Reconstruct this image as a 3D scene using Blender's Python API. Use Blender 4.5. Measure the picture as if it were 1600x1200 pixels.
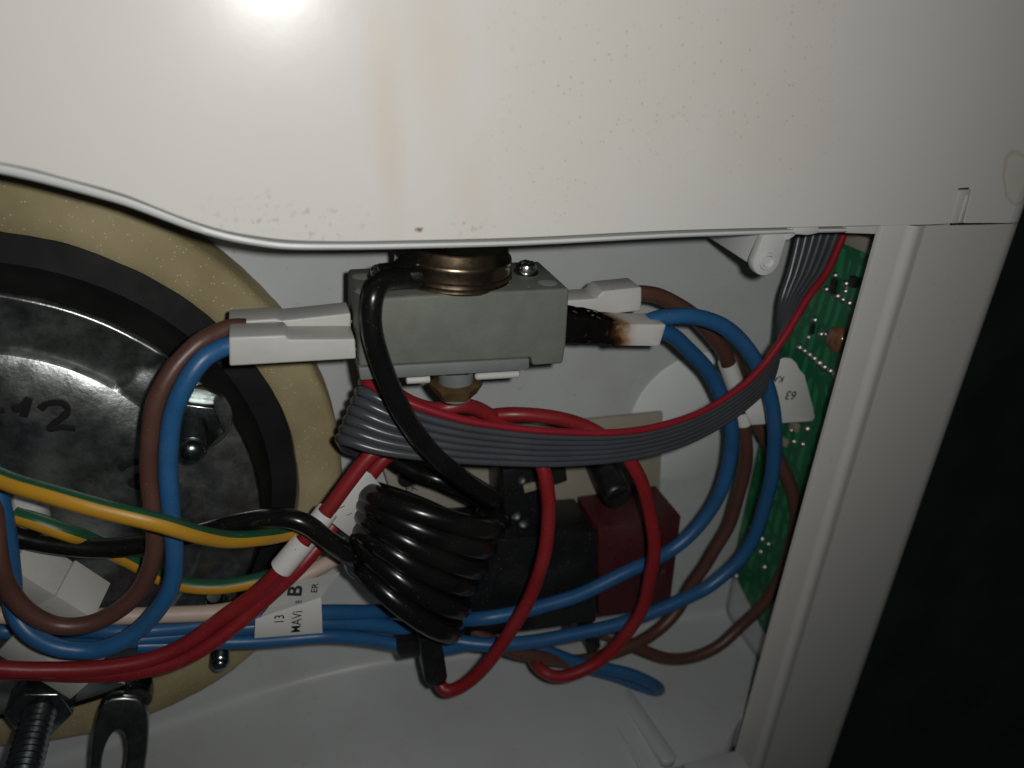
import bpy, bmesh, math, random
from mathutils import Vector as V, Matrix, noise
random.seed(7)
for o in list(bpy.data.objects): bpy.data.objects.remove(o)
scene = bpy.context.scene
COL = scene.collection

# ------------------------------------------------------------------ camera
# world: x along the casing's lower edge, z up the casing, y into the heater; the casing front is y = 0 (mm in this script)
FPX, DIST = 1234.0, 120.0
nC = V((370-800, -20-600, FPX)).normalized()
def cray(x, y): return V((x-800, y-600, FPX))
def cpt(x, y, Y):
    r = cray(x, y); return r*((DIST+Y)/nC.dot(r))
XC = (cpt(1600, 347, 0)-cpt(430, 388, 0)).normalized()
ZC = XC.cross(nC)
RW = Matrix((XC, nC, ZC))
def P(x, y, Y):                       # the point at depth Y (mm) that stands at this place in the view
    p = RW @ cpt(x, y, Y); p.y -= DIST; return p
def PX(x, y, X):                      # the point on the side plane x = X
    d = RW @ cray(x, y); s = X/d.x; return V((d.x*s, d.y*s-DIST, d.z*s))
def PZ(x, y, Z):                      # the point on the level z = Z
    d = RW @ cray(x, y); s = Z/d.z; return V((d.x*s, d.y*s-DIST, d.z*s))
S = 0.001
cam = bpy.data.cameras.new('camera'); camo = bpy.data.objects.new('camera', cam); COL.objects.link(camo)
cam.sensor_width = 36.0; cam.lens = FPX/1600*36.0; cam.clip_start = 0.005; cam.clip_end = 20
r_, u_, b_ = RW @ V((1, 0, 0)), RW @ V((0, -1, 0)), RW @ V((0, 0, -1))
camo.matrix_world = Matrix(((r_.x, u_.x, b_.x, 0), (r_.y, u_.y, b_.y, -DIST*S), (r_.z, u_.z, b_.z, 0), (0, 0, 0, 1)))
cam.dof.use_dof = True; cam.dof.focus_distance = 0.150; cam.dof.aperture_fstop = 16
scene.camera = camo

# ------------------------------------------------------------------ light: the phone's flash beside the lens, in a dark room
w = bpy.data.worlds.new('World'); scene.world = w; w.use_nodes = True
w.node_tree.nodes['Background'].inputs[0].default_value = (0.85, 0.95, 1.0, 1)
w.node_tree.nodes['Background'].inputs[1].default_value = 0.014
fl = bpy.data.lights.new('phone_flash', 'SPOT'); fl.energy = 0.48; fl.shadow_soft_size = 0.0022; fl.color = (1.0, 0.985, 0.95)
fl.spot_size = math.radians(152); fl.spot_blend = 1.0
flo = bpy.data.objects.new('phone_flash', fl); COL.objects.link(flo)
flo.location = V((8.0, -DIST-1, 4.0))*S
flo.rotation_euler = (P(640, 230, 0)-V((8.0, -DIST-1, 4.0))).to_track_quat('-Z', 'Y').to_euler()
scene.view_settings.view_transform = 'Standard'; scene.view_settings.look = 'None'
scene.view_settings.exposure = 0.0; scene.view_settings.gamma = 1.0; scene.view_settings.use_curve_mapping = False

# ------------------------------------------------------------------ materials
class NT:
    def __init__(s, name):
        s.m = bpy.data.materials.new(name); s.m.use_nodes = True; s.t = s.m.node_tree
        s.b = s.t.nodes['Principled BSDF']; s.geo = None
    def n(s, typ, **kw):
        k = s.t.nodes.new(typ)
        for a, v in kw.items():
            if a.startswith('i_'):
                key = a[2:]; key = int(key) if key.isdigit() else key.replace('_', ' ')
                k.inputs[key].default_value = v
            else: setattr(k, a, v)
        return k
    def l(s, a, b): s.t.links.new(a, b)
    def pos(s):
        if not s.geo: s.geo = s.n('ShaderNodeNewGeometry')
        return s.geo.outputs['Position']
    def noise(s, scale, detail=3, vec=None, rough=0.5):
        k = s.n('ShaderNodeTexNoise', i_Scale=scale, i_Detail=detail, i_Roughness=rough)
        s.l(vec or s.pos(), k.inputs['Vector']); return k.outputs['Fac']
    def ramp(s, fac, stops):
        k = s.n('ShaderNodeValToRGB'); e = k.color_ramp.elements
        while len(e) < len(stops): e.new(0.5)
        for q, (p, c) in zip(e, stops):
            q.position = p; q.color = c if len(c) == 4 else (*c, 1)
        s.l(fac, k.inputs[0]); return k.outputs[0]
    def math(s, op, a, b=None, clamp=False):
        k = s.n('ShaderNodeMath', operation=op); k.use_clamp = clamp
        for i, v in enumerate((a, b)):
            if v is None: continue
            if isinstance(v, (int, float)): k.inputs[i].default_value = v
            else: s.l(v, k.inputs[i])
        return k.outputs[0]
    def mix(s, fac, a, b, blend='MIX'):
        k = s.n('ShaderNodeMix', data_type='RGBA', blend_type=blend)
        if isinstance(fac, (int, float)): k.inputs[0].default_value = fac
        else: s.l(fac, k.inputs[0])
        for i, v in ((6, a), (7, b)):
            if isinstance(v, tuple): k.inputs[i].default_value = (*v[:3], 1)
            else: s.l(v, k.inputs[i])
        return k.outputs[2]
    def bump(s, h, strength=0.3, dist=0.0003):
        k = s.n('ShaderNodeBump', i_Strength=strength, i_Distance=dist); s.l(h, k.inputs['Height'])
        s.l(k.outputs[0], s.b.inputs['Normal'])
    def set(s, **kw):
        for a, v in kw.items():
            k = s.b.inputs[a.replace('_', ' ')]
            if isinstance(v, (int, float)): k.default_value = v
            elif isinstance(v, tuple): k.default_value = (*v[:3], 1)
            else: s.l(v, k)
        return s
M = {}
def simple(name, col, rough=0.45, var=0.12, metal=0.0, vs=120, bump=0.0, bs=900, spec=0.5, coat=0.0, dust=0.0, smudge=0.0):
    m = NT(name); f = m.noise(vs, 4)
    dk = tuple(c*(1-var) for c in col); lt = tuple(min(1, c*(1+var)) for c in col)
    c = m.ramp(f, [(0.3, dk), (0.7, lt)])
    if dust:
        d1 = m.math('MULTIPLY', m.math('GREATER_THAN', m.noise(2300, 2), 0.69), m.math('GREATER_THAN', m.noise(170, 2), 0.44))
        c = m.mix(m.math('MULTIPLY', d1, dust), c, (0.50, 0.47, 0.42))
        c = m.mix(m.math('MULTIPLY', m.ramp(m.noise(75, 5), [(0.5, (0, 0, 0)), (0.8, (1, 1, 1))]), dust*0.45), c, (0.28, 0.26, 0.23))
    if smudge:
        c = m.mix(m.math('MULTIPLY', m.ramp(m.noise(28, 6, rough=0.7), [(0.48, (0, 0, 0)), (0.72, (1, 1, 1))]), smudge), c, (0.30, 0.27, 0.23))
        d2 = m.math('GREATER_THAN', m.noise(900, 2), 0.735)
        c = m.mix(m.math('MULTIPLY', d2, smudge*1.6, clamp=True), c, (0.20, 0.17, 0.14))
    m.set(Base_Color=c, Metallic=metal, Specular_IOR_Level=spec, Coat_Weight=coat)
    m.set(Roughness=m.math('ADD', m.math('MULTIPLY', m.noise(vs*3, 3), 0.16), rough-0.08))
    if bump: m.bump(m.noise(bs, 3), bump, 0.0002)
    M[name] = m.m; return m
simple('blue_pvc', (0.020, 0.105, 0.255), 0.40, 0.10, bump=0.10, dust=0.13)
simple('brown_pvc', (0.098, 0.043, 0.032), 0.42, 0.10, bump=0.10, dust=0.13)
simple('red_pvc', (0.245, 0.014, 0.018), 0.40, 0.10, bump=0.10, dust=0.13)
simple('yellow_pvc', (0.52, 0.27, 0.02), 0.42, 0.08, bump=0.08, dust=0.13)
simple('green_pvc', (0.012, 0.085, 0.04), 0.42, 0.08, bump=0.08, dust=0.13)
simple('cream_pvc', (0.55, 0.43, 0.36), 0.5, 0.06, bump=0.08)
simple('black_sleeve', (0.0060, 0.0064, 0.0060), 0.23, 0.2, bump=0.06, bs=300, dust=0.06)
simple('black_plastic', (0.008, 0.009, 0.009), 0.4, 0.2, bump=0.15, dust=0.16)
simple('ribbon_grey', (0.054, 0.060, 0.070), 0.30, 0.10, bump=0.05, dust=0.1)
simple('ribbon_red', (0.26, 0.015, 0.025), 0.32, 0.08, bump=0.05)
simple('white_nylon', (0.56, 0.56, 0.53), 0.42, 0.05, bump=0.08, smudge=0.22)
simple('white_plastic', (0.62, 0.63, 0.62), 0.42, 0.03, vs=60, bump=0.05, bs=500, smudge=0.1)
simple('back_plastic', (0.54, 0.565, 0.57), 0.40, 0.035, vs=40, bump=0.06, bs=500, smudge=0.22)
simple('disc_plastic', (0.76, 0.79, 0.79), 0.5, 0.02)
simple('tag_paper', (0.76, 0.76, 0.74), 0.5, 0.03, bump=0.05)
simple('tag_grey', (0.46, 0.47, 0.46), 0.35, 0.05)
simple('ink', (0.012, 0.012, 0.013), 0.6, 0.1)
simple('ceramic_grey', (0.145, 0.158, 0.132), 0.62, 0.10, vs=260, bump=0.22, bs=1500, smudge=0.22)
simple('ceramic_base', (0.17, 0.185, 0.182), 0.62, 0.08, vs=200, bump=0.2, bs=1500)
simple('ceramic_pit', (0.30, 0.31, 0.27), 0.7, 0.1)
simple('bronze', (0.30, 0.225, 0.155), 0.30, 0.2, metal=1.0, vs=400)
simple('dark_bronze', (0.17, 0.11, 0.05), 0.45, 0.3, metal=0.5, vs=400)
simple('chrome', (0.62, 0.64, 0.63), 0.22, 0.1, metal=1.0, bump=0.1)
simple('copper', (0.62, 0.30, 0.12), 0.35, 0.2, metal=1.0)
simple('solder', (0.50, 0.50, 0.48), 0.36, 0.15, metal=1.0, vs=900)
simple('relay_red', (0.065, 0.009, 0.011), 0.5, 0.12, vs=200, bump=0.1, dust=0.2)
simple('relay_red_print', (0.13, 0.07, 0.07), 0.6, 0.2)
simple('cream_board', (0.36, 0.33, 0.265), 0.6, 0.06)
simple('red_print', (0.45, 0.16, 0.14), 0.6, 0.1)
simple('pcb_side', (0.30, 0.28, 0.20), 0.6, 0.1)
simple('brown_lacquer', (0.20, 0.09, 0.045), 0.25, 0.3, vs=500, coat=0.5)
simple('gap_shade', (0.012, 0.013, 0.013), 0.6, 0.3, spec=0.15)  # shade of the recess between dish and foam, painted as near-black
simple('dark_steel', (0.06, 0.064, 0.063), 0.42, 0.3, metal=0.8, vs=120, bump=0.15)
simple('bolt_zinc', (0.30, 0.34, 0.34), 0.22, 0.25, metal=1.0, vs=500)
simple('bracket_steel', (0.27, 0.28, 0.27), 0.28, 0.25, metal=1.0, vs=300)
simple('night_wall', (0.095, 0.115, 0.095), 0.8, 0.4, vs=14)
simple('marker_ink', (0.010, 0.010, 0.011), 0.5, 0.2)

# casing enamel with its rust freckles, two pinkish run marks and a stain near the edge
def enamel(name, base, stains=True):
    m = NT(name); p = m.pos()
    sep = m.n('ShaderNodeSeparateXYZ'); m.l(p, sep.inputs[0]); x, z = sep.outputs[0], sep.outputs[2]
    big = m.noise(11, 4); col = m.ramp(big, [(0.3, tuple(c*0.965 for c in base)), (0.7, base)])
    if stains:
        def blob(px, py, rx, rz, warp=0.5, wsc=90, tilt=0.0):
            c = P(px, py, 0)*S
            dx = m.math('SUBTRACT', x, c.x); dz = m.math('SUBTRACT', z, c.z)
            dx = m.math('ADD', dx, m.math('MULTIPLY', dz, tilt))
            a = m.math('POWER', m.math('DIVIDE', dx, rx*S), 2); b = m.math('POWER', m.math('DIVIDE', dz, rz*S), 2)
            d = m.math('SQRT', m.math('ADD', a, b))
            d = m.math('ADD', d, m.math('MULTIPLY', m.math('SUBTRACT', m.noise(wsc, 4), 0.5), warp*2))
            return m.math('SUBTRACT', 1.0, d, clamp=True)
        # freckle field
        vo = m.n('ShaderNodeTexVoronoi', i_Scale=1050.0, i_Randomness=1.0); m.l(p, vo.inputs['Vector'])
        rnd = m.n('ShaderNodeSeparateColor'); m.l(vo.outputs['Color'], rnd.inputs[0])
        on = m.math('GREATER_THAN', rnd.outputs[0], 0.45)
        spot = m.math('SUBTRACT', 1.0, m.math('MULTIPLY', vo.outputs['Distance'], 3.4), clamp=True)
        spot = m.math('MULTIPLY', m.math('MULTIPLY', spot, on), rnd.outputs[1])
        field = m.math('ADD', blob(1010, 90, 30, 28, 0.7, 60), blob(1240, 130, 18, 26, 0.7, 60), clamp=True)
        field = m.math('ADD', field, m.math('MULTIPLY', blob(880, 230, 14, 22, 0.8, 70), 0.55), clamp=True)
        field = m.math('MULTIPLY', field, 1.3, clamp=True)
        col = m.mix(m.math('MULTIPLY', m.math('MULTIPLY', spot, field), 0.7, clamp=True), col, (0.36, 0.29, 0.23))
        col = m.mix(m.math('MULTIPLY', field, 0.16), col, (0.62, 0.53, 0.40))
        # run marks
        for px, py, rx, rz, a, t in ((598, 150, 3.8, 17, 0.20, 0.06), (612, 270, 2.6, 16, 0.14, 0.03), (690, 120, 5, 16, 0.14, 0.1), (735, 300, 4.2, 12, 0.16, 0.05), (660, 60, 8, 12, 0.10, 0)):
            b = blob(px, py, rx, rz, 0.30, 120, t)
            col = m.mix(m.math('MULTIPLY', m.math('POWER', b, 0.9), a), col, (0.66, 0.44, 0.30))
        # dirt by the lower edge
        fine = m.math('GREATER_THAN', m.noise(900, 3), 0.60)
        for px, py, rx, rz, a in ((500, 348, 8, 3.5, 0.5), (400, 340, 9, 5, 0.35), (730, 352, 6, 2.5, 0.4)):
            col = m.mix(m.math('MULTIPLY', m.math('MULTIPLY', blob(px, py, rx, rz, 0.6, 150), fine), a), col, (0.30, 0.25, 0.20))
        col = m.mix(m.math('MULTIPLY', blob(655, 359, 0.95, 0.5, 0.8, 1300), 1.3, clamp=True), col, (0.25, 0.16, 0.10))
        # the ochre drip by the outer edge: a thin crooked outline
        dr = blob(1590, 280, 4.6, 6.2, 0.28, 160, 0.5)
        ring = m.math('SUBTRACT', 1.0, m.math('MULTIPLY', m.math('ABSOLUTE', m.math('SUBTRACT', dr, 0.18)), 9), clamp=True)
        col = m.mix(m.math('MULTIPLY', ring, 0.42), col, (0.50, 0.36, 0.15))
        col = m.mix(m.math('MULTIPLY', dr, 0.25), col, (0.55, 0.42, 0.22))
    else:
        fine = m.math('GREATER_THAN', m.noise(420, 2), 0.70)
        col = m.mix(m.math('MULTIPLY', fine, 0.25), col, (0.45, 0.37, 0.28))
    m.set(Base_Color=col, Specular_IOR_Level=0.27, Coat_Weight=0.04, Coat_Roughness=0.14)
    m.set(Roughness=m.math('ADD', m.math('MULTIPLY', m.noise(35, 5), 0.14), 0.19))
    m.bump(m.noise(260, 4), 0.05, 0.0003)
    M[name] = m.m
enamel('casing_enamel', (0.70, 0.688, 0.655)); enamel('frame_plastic', (0.60, 0.592, 0.568), False)

# foam gasket, the glints of its cells painted in as pale specks
m = NT('foam'); vo = m.n('ShaderNodeTexVoronoi', i_Scale=1900.0); m.l(m.pos(), vo.inputs['Vector'])
col = m.ramp(m.noise(60, 5), [(0.3, (0.27, 0.215, 0.108)), (0.7, (0.42, 0.35, 0.20))])
rs = m.n('ShaderNodeSeparateColor'); m.l(vo.outputs['Color'], rs.inputs[0])
sp = m.math('MULTIPLY', m.math('GREATER_THAN', rs.outputs[0], 0.88), m.math('LESS_THAN', vo.outputs['Distance'], 0.30))
col = m.mix(m.math('MULTIPLY', sp, 0.5), col, (0.75, 0.68, 0.48))
m.set(Base_Color=col, Roughness=0.75, Subsurface_Weight=0.0); m.bump(m.noise(2600, 3), 0.25, 0.0003); M['foam'] = m.m

# galvanised steel of the flange lid
m = NT('galvanised'); f = m.noise(260, 6, rough=0.75); g = m.noise(1500, 3)
m.set(Base_Color=m.ramp(f, [(0.25, (0.27, 0.29, 0.28)), (0.5, (0.46, 0.49, 0.475)), (0.72, (0.62, 0.65, 0.63))]), Metallic=1.0)
m.set(Roughness=m.math('ADD', m.math('MULTIPLY', f, 0.26), 0.22)); m.bump(m.math('ADD', f, m.math('MULTIPLY', g, 1.2)), 0.13, 0.0003); M['galvanised'] = m.m

# green solder mask with faint tracks
m = NT('solder_mask'); wv = m.n('ShaderNodeTexWave', i_Scale=95.0, i_Distortion=3.0, i_Detail=1.0, bands_direction='Y'); m.l(m.pos(), wv.inputs['Vector'])
vo = m.n('ShaderNodeTexVoronoi', i_Scale=130.0, feature='DISTANCE_TO_EDGE'); m.l(m.pos(), vo.inputs['Vector'])
tr = m.math('MULTIPLY', m.math('GREATER_THAN', wv.outputs['Fac'], 0.5), m.math('GREATER_THAN', vo.outputs['Distance'], 0.10))
m.set(Base_Color=m.mix(tr, (0.012, 0.130, 0.052), (0.024, 0.235, 0.095)), Roughness=0.35); m.bump(tr, 0.3, 0.0002); M['solder_mask'] = m.m

# the burnt housing: charred at the thermostat end, scorched amber then clean nylon
m = NT('burnt_nylon'); sep = m.n('ShaderNodeSeparateXYZ'); m.l(m.pos(), sep.inputs[0])
xa, xb = P(905, 500, 9).x*S, P(1035, 500, 9).x*S
t = m.math('DIVIDE', m.math('SUBTRACT', sep.outputs[0], xa), xb-xa)
t = m.math('ADD', t, m.math('MULTIPLY', m.math('SUBTRACT', m.noise(230, 3), 0.5), 0.30))
col = m.ramp(t, [(0.0, (0.006, 0.006, 0.006)), (0.42, (0.007, 0.006, 0.005)), (0.475, (0.060, 0.022, 0.008)), (0.53, (0.30, 0.185, 0.10)), (0.60, (0.52, 0.47, 0.40)), (0.70, (0.57, 0.565, 0.53))])
am = m.ramp(m.noise(420, 2), [(0.62, (0, 0, 0)), (0.74, (1, 1, 1))])
mask = m.math('LESS_THAN', t, 0.40); col = m.mix(m.math('MULTIPLY', m.math('MULTIPLY', am, mask), 0.55), col, (0.13, 0.05, 0.018))
m.set(Base_Color=col, Roughness=m.ramp(t, [(0.40, (0.20,)*3), (0.5, (0.45,)*3)]), Specular_IOR_Level=m.math('MAXIMUM', m.ramp(t, [(0.44, (0.0,)*3), (0.58, (0.4,)*3)]), m.ramp(m.noise(520, 2), [(0.60, (0.0,)*3), (0.68, (0.6,)*3)])))
m.bump(m.math('MULTIPLY', m.noise(380, 3), m.math('SUBTRACT', 1.0, m.math('MULTIPLY', t, 2.2), clamp=True)), 0.7, 0.0010); M['burnt_nylon'] = m.m

# ------------------------------------------------------------------ mesh helpers (mm in, metres out)
ORG = {}
def link(name, verts, faces, mat, parent=None, smooth=True, mats=None, midx=None):
    if parent is None:
        lo = V((sum(v.x for v in verts)/len(verts), sum(v.y for v in verts)/len(verts), min(v.z for v in verts)))
    else: lo = ORG[parent]
    me = bpy.data.meshes.new(name); me.from_pydata([tuple((v-lo)*S) for v in verts], [], faces)
    for q in (mats or [mat]): me.materials.append(M[q])
    if midx: me.polygons.foreach_set('material_index', midx)
    bm = bmesh.new(); bm.from_mesh(me); bmesh.ops.recalc_face_normals(bm, faces=bm.faces); bm.to_mesh(me); bm.free()
    me.polygons.foreach_set('use_smooth', [smooth]*len(me.polygons))
    if smooth: me.set_sharp_from_angle(angle=math.radians(42))
    o = bpy.data.objects.new(name, me); COL.objects.link(o); ORG[o] = lo
    if parent is None: o.location = lo*S
    else: o.parent = parent
    return o
def thing(name, label, cat, at, group=None):
    o = bpy.data.objects.new(name, None); COL.objects.link(o); o.location = at*S; ORG[o] = at.copy(); o.empty_display_size = 0.005
    return tag(o, label, cat, group)
def tag(o, label, cat, group=None, kind=None):
    o['label'] = label; o['category'] = cat
    if group: o['group'] = group
    if kind: o['kind'] = kind
    return o
def copy_part(o, at, parent, rot=None):
    c = o.copy(); COL.objects.link(c); c.parent = parent; c.location = (at-ORG[parent])*S; ORG[c] = at
    if rot: c.rotation_euler = rot
    return c
def smoothpath(pts, sub=8):
    p = [pts[0]+(pts[0]-pts[1])]+list(pts)+[pts[-1]+(pts[-1]-pts[-2])]; out = []
    for i in range(1, len(p)-2):
        a, b, c, d = p[i-1:i+3]
        for k in range(sub):
            t = k/sub; t2, t3 = t*t, t*t*t
            out.append(0.5*((2*b)+(c-a)*t+(2*a-5*b+4*c-d)*t2+(3*b-a-3*c+d)*t3))
    out.append(pts[-1].copy()); return out
def tube_geo(path, r, seg=14, cap=True, flat=None):
    n = len(path); vs, fs = [], []; T = (path[1]-path[0]).normalized()
    N = T.orthogonal().normalized(); up = V((0, 0, 1)); N = (up-T*up.dot(T)).normalized() if abs(T.z) < 0.95 else N
    for i, p in enumerate(path):
        T2 = (path[min(i+1, n-1)]-path[max(i-1, 0)]).normalized()
        N = (N-T2*N.dot(T2)).normalized(); B = T2.cross(N)
        rr = r(i/(n-1)) if callable(r) else r
        for j in range(seg):
            a = 2*math.pi*j/seg; vs.append(p+N*(math.cos(a)*rr)+B*(math.sin(a)*rr))
    for i in range(n-1):
        for j in range(seg):
            k = (j+1) % seg; fs.append((i*seg+j, i*seg+k, (i+1)*seg+k, (i+1)*seg+j))
    if cap: fs.append(tuple(range(seg))[::-1]); fs.append(tuple((n-1)*seg+j for j in range(seg)))
    return vs, fs
def pp(pts): return [P(*q) for q in pts]
def wob(path, amp=0.12, sc=0.045, seed=0.0):
    return [p+V((noise.noise(p*sc+V((seed, 0, 0))), noise.noise(p*sc+V((0, seed+9, 3))), noise.noise(p*sc+V((5, 1, seed)))))*amp for p in path]
def wire(name, pts, r, mat, parent=None, sub=8, seed=0.0, seg=14, stripe=None, raw=False):
    path = wob(smoothpath(pts if raw else pp(pts), sub), 0.5, 0.075, seed)
    vs, fs = tube_geo(path, r, seg)
    if stripe:
        smat, a0, a1 = stripe
        mi = [1 if (f % seg) in [q % seg for q in range(a0, a1)] else 0 for f in range((len(path)-1)*seg)]+[0, 0]
        return link(name, vs, fs, mat, parent, mats=[mat, smat], midx=mi)
    return link(name, vs, fs, mat, parent)
def bevel_mesh(verts, faces, off, segs=2, ang=30):
    bm = bmesh.new(); bv = [bm.verts.new(v) for v in verts]
    for f in faces: bm.faces.new([bv[i] for i in f])
    bmesh.ops.recalc_face_normals(bm, faces=bm.faces)
    if off:
        ed = [e for e in bm.edges if len(e.link_faces) == 2 and e.calc_face_angle(0) > math.radians(ang)]
        bmesh.ops.bevel(bm, geom=ed, offset=off, segments=segs, profile=0.5, affect='EDGES', clamp_overlap=True)
    bm.verts.index_update(); vs = [v.co.copy() for v in bm.verts]; fs = [[v.index for v in f.verts] for f in bm.faces]; bm.free(); return vs, fs
def prism3(name, poly, dvec, mat, parent=None, bev=0.25, segs=2):
    n = len(poly); vs = list(poly)+[p+dvec for p in poly]
    fs = [tuple(range(n)), tuple(range(n, 2*n))[::-1]]+[(i, (i+1) % n, n+(i+1) % n, n+i) for i in range(n)]
    vs, fs = bevel_mesh(vs, fs, bev, segs); return link(name, vs, fs, mat, parent)
def prism(name, px, Y, dY, mat, parent=None, bev=0.25, segs=2):
    return prism3(name, [P(x, y, Y) for x, y in px], V((0, dY, 0)), mat, parent, bev, segs)
def box(name, a, b, mat, parent=None, bev=0.3, rot=None, segs=2):
    x0, y0, z0 = a; x1, y1, z1 = b
    poly = [V((x0, y0, z0)), V((x1, y0, z0)), V((x1, y0, z1)), V((x0, y0, z1))]; d = V((0, y1-y0, 0))
    if rot:
        c = (V(a)+V(b))/2; poly = [c+rot @ (p-c) for p in poly]; d = rot @ d
    return prism3(name, poly, d, mat, parent, bev, segs)
def lathe_geo(prof, c, axis, seg=40, a0=0, a1=360):
    ax = axis.normalized(); e1 = ax.orthogonal().normalized(); e2 = ax.cross(e1); full = (a1-a0) >= 360
    n = len(prof); k = seg if full else seg+1; vs, fs = [], []
    for j in range(k):
        a = math.radians(a0+(a1-a0)*j/seg)
        for r, h in prof: vs.append(c+(e1*math.cos(a)+e2*math.sin(a))*max(r, 1e-4)+ax*h)
    for j in range(seg):
        q = (j+1) % k
        for i in range(n-1): fs.append((j*n+i, j*n+i+1, q*n+i+1, q*n+i))
    return vs, fs
def lathe(name, prof, c, axis, mat, parent=None, seg=40):
    return link(name, *lathe_geo(prof, c, axis, seg), mat, parent)
def sweep(name, A, B, sec, mat, parent=None, smooth=True, nseg=1):
    d = (B-A).normalized(); out = V((-d.z, 0, d.x)); out = out if out.x > 0 else -out
    n = len(sec); vs = []; fs = []
    for k in range(nseg+1):
        base = A+(B-A)*(k/nseg)
        for u, y in sec: vs.append(base+out*u+V((0, y, 0)))
    for k in range(nseg):
        for i in range(n-1): fs.append((k*n+i, k*n+i+1, (k+1)*n+i+1, (k+1)*n+i))
    return link(name, vs, fs, mat, parent, smooth)
def text(name, body, size, o, ux, uz, mat, parent, bold=0.0):
    # flat print: o = centre, ux = reading direction, uz = outward normal (towards the viewer)
    cu = bpy.data.curves.new('print', 'FONT'); cu.body = body; cu.size = size; cu.align_x = 'CENTER'; cu.align_y = 'CENTER'; cu.offset = bold; cu.resolution_u = 4
    t = bpy.data.objects.new('print', cu); COL.objects.link(t)
    me = bpy.data.meshes.new_from_object(t.evaluated_get(bpy.context.evaluated_depsgraph_get()))
    x = ux.normalized(); z = (uz-x*uz.dot(x)).normalized(); y = z.cross(x)
    vs = [o+x*v.co.x+y*v.co.y+z*0.06 for v in me.vertices]; fs = [tuple(p.vertices) for p in me.polygons]
    bpy.data.objects.remove(t); bpy.data.meshes.remove(me)
    return link(name, vs, fs, mat, parent, False)
def ptext(name, body, px, hpx, Y, dirpx, mat, parent, bold=0.0):
    o = P(px[0], px[1], Y); ux = P(px[0]+dirpx[0], px[1]+dirpx[1], Y)-o
    sc = (P(px[0], px[1]+10, Y)-o).length/10*hpx*1.38
    return text(name, body, sc, o, ux, V((0, -1, 0)), mat, parent, bold)
TOCAM = lambda p: (V((0, -DIST, 0))-p).normalized()

# ================================================================== the setting
bg = link('background', [V((-2900, 380, -5400)), V((3600, 380, -5400)), V((3600, 380, 2500)), V((-2900, 380, 2500))], [(0, 1, 2, 3)], 'night_wall', None, False)
bg['kind'] = 'structure'; bg['label'] = 'unlit dark room behind the heater'

# ------------------------------------------------------------------ casing front
EDGE_U = 37.2
eA, eB = V((113.9, 0, -34.6)), V((110.4, 0, -205.0))                   # inner edge of the right-hand frame, seam to below the view
ed = (eB-eA).normalized(); eo = V((-ed.z, 0, ed.x)); eo = eo if eo.x > 0 else -eo
casing = thing('heater_casing', 'off-white enamelled heater casing with rust freckles and pinkish run marks, above the opening', 'casing', V((40, 0, -36)))
low = [(-420, 228), (-200, 222), (-60, 242), (0, 254), (50, 264), (100, 278), (150, 291), (200, 306), (250, 326), (300, 345), (350, 360), (400, 369), (450, 375), (520, 377), (620, 376), (820, 371), (1050, 360), (1240, 355), (1385, 352), (1450, 351)]
lowp = smoothpath([P(x, y, 0) for x, y in low], 4)
tongue = [(1484, 349.2), (1497, 294), (1521, 292.5), (1507, 348.4)]
lowp += [P(x, y, 0) for x, y in tongue]
topz = 75.0
rt = eA-ed*((topz+34.6)/abs(ed.z))
rimU = EDGE_U-6.5
lowp.append(eA+eo*rimU+V((0, 0, 0.35)))
poly = [p for p in lowp]+[rt+eo*rimU, V((lowp[0].x, 0, topz))]
prism3('front_sheet', poly, V((0, 1.0, 0)), 'casing_enamel', casing, 0)
arc = [(rimU+6.5*math.sin(a), 6.5-6.5*math.cos(a)) for a in [math.radians(q) for q in range(0, 91, 10)]]
sweep('rounded_side', eA+V((0, 0, 0.35)), rt, arc+[(EDGE_U, 75)], 'casing_enamel', casing)

frame = thing('cap_frame', 'white plastic right-hand frame strip of the opening with a raised ridge down it', 'frame', V((112, 0, -205)))
sec = [(0.0, 2.1), (0.0, 1.5), (0.12, 1.15), (0.5, 0.95), (5.2, 0.55), (5.8, 0.35), (6.3, -0.15), (6.8, -0.42), (7.4, -0.5), (8.1, -0.40), (8.9, -0.12), (9.6, 0.0)]
sweep('inner_facet', eA+V((0, 0, -0.05)), eB, sec, 'frame_plastic', frame)
sweep('outer_face', eA+V((0, 0, -0.05)), eB, [(9.6, 0.0), (rimU, 0.0)]+arc[1:]+[(EDGE_U, 75)], 'frame_plastic', frame)
sweep('inner_return', eA, eB, [(0.02, 2.1), (3.0, 2.6), (17.5, 6.0)], 'frame_plastic', frame)
sweep('end_face', eA+V((0, 0.02, -0.05)), eA+V((0.02, 0.0, -0.12)), [(0.4, 1.4), (rimU, 1.4)], 'frame_plastic', frame)
tg = [P(1486, 349.5, -0.05), P(1499.5, 297.5, -0.05), P(1518.5, 296, -0.05), P(1505, 348.8, -0.05)]
prism3('tongue', tg, V((0, 1.4, 0)), 'frame_plastic', frame, 0.2)
tr_ = [P(1511, 305, -0.25), P(1516, 304.6, -0.25), P(1503.5, 347, -0.25), P(1498.5, 347.2, -0.25)]
prism3('tongue_rib', tr_, V((0, 0.5, 0)), 'frame_plastic', frame, 0.12)

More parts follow.
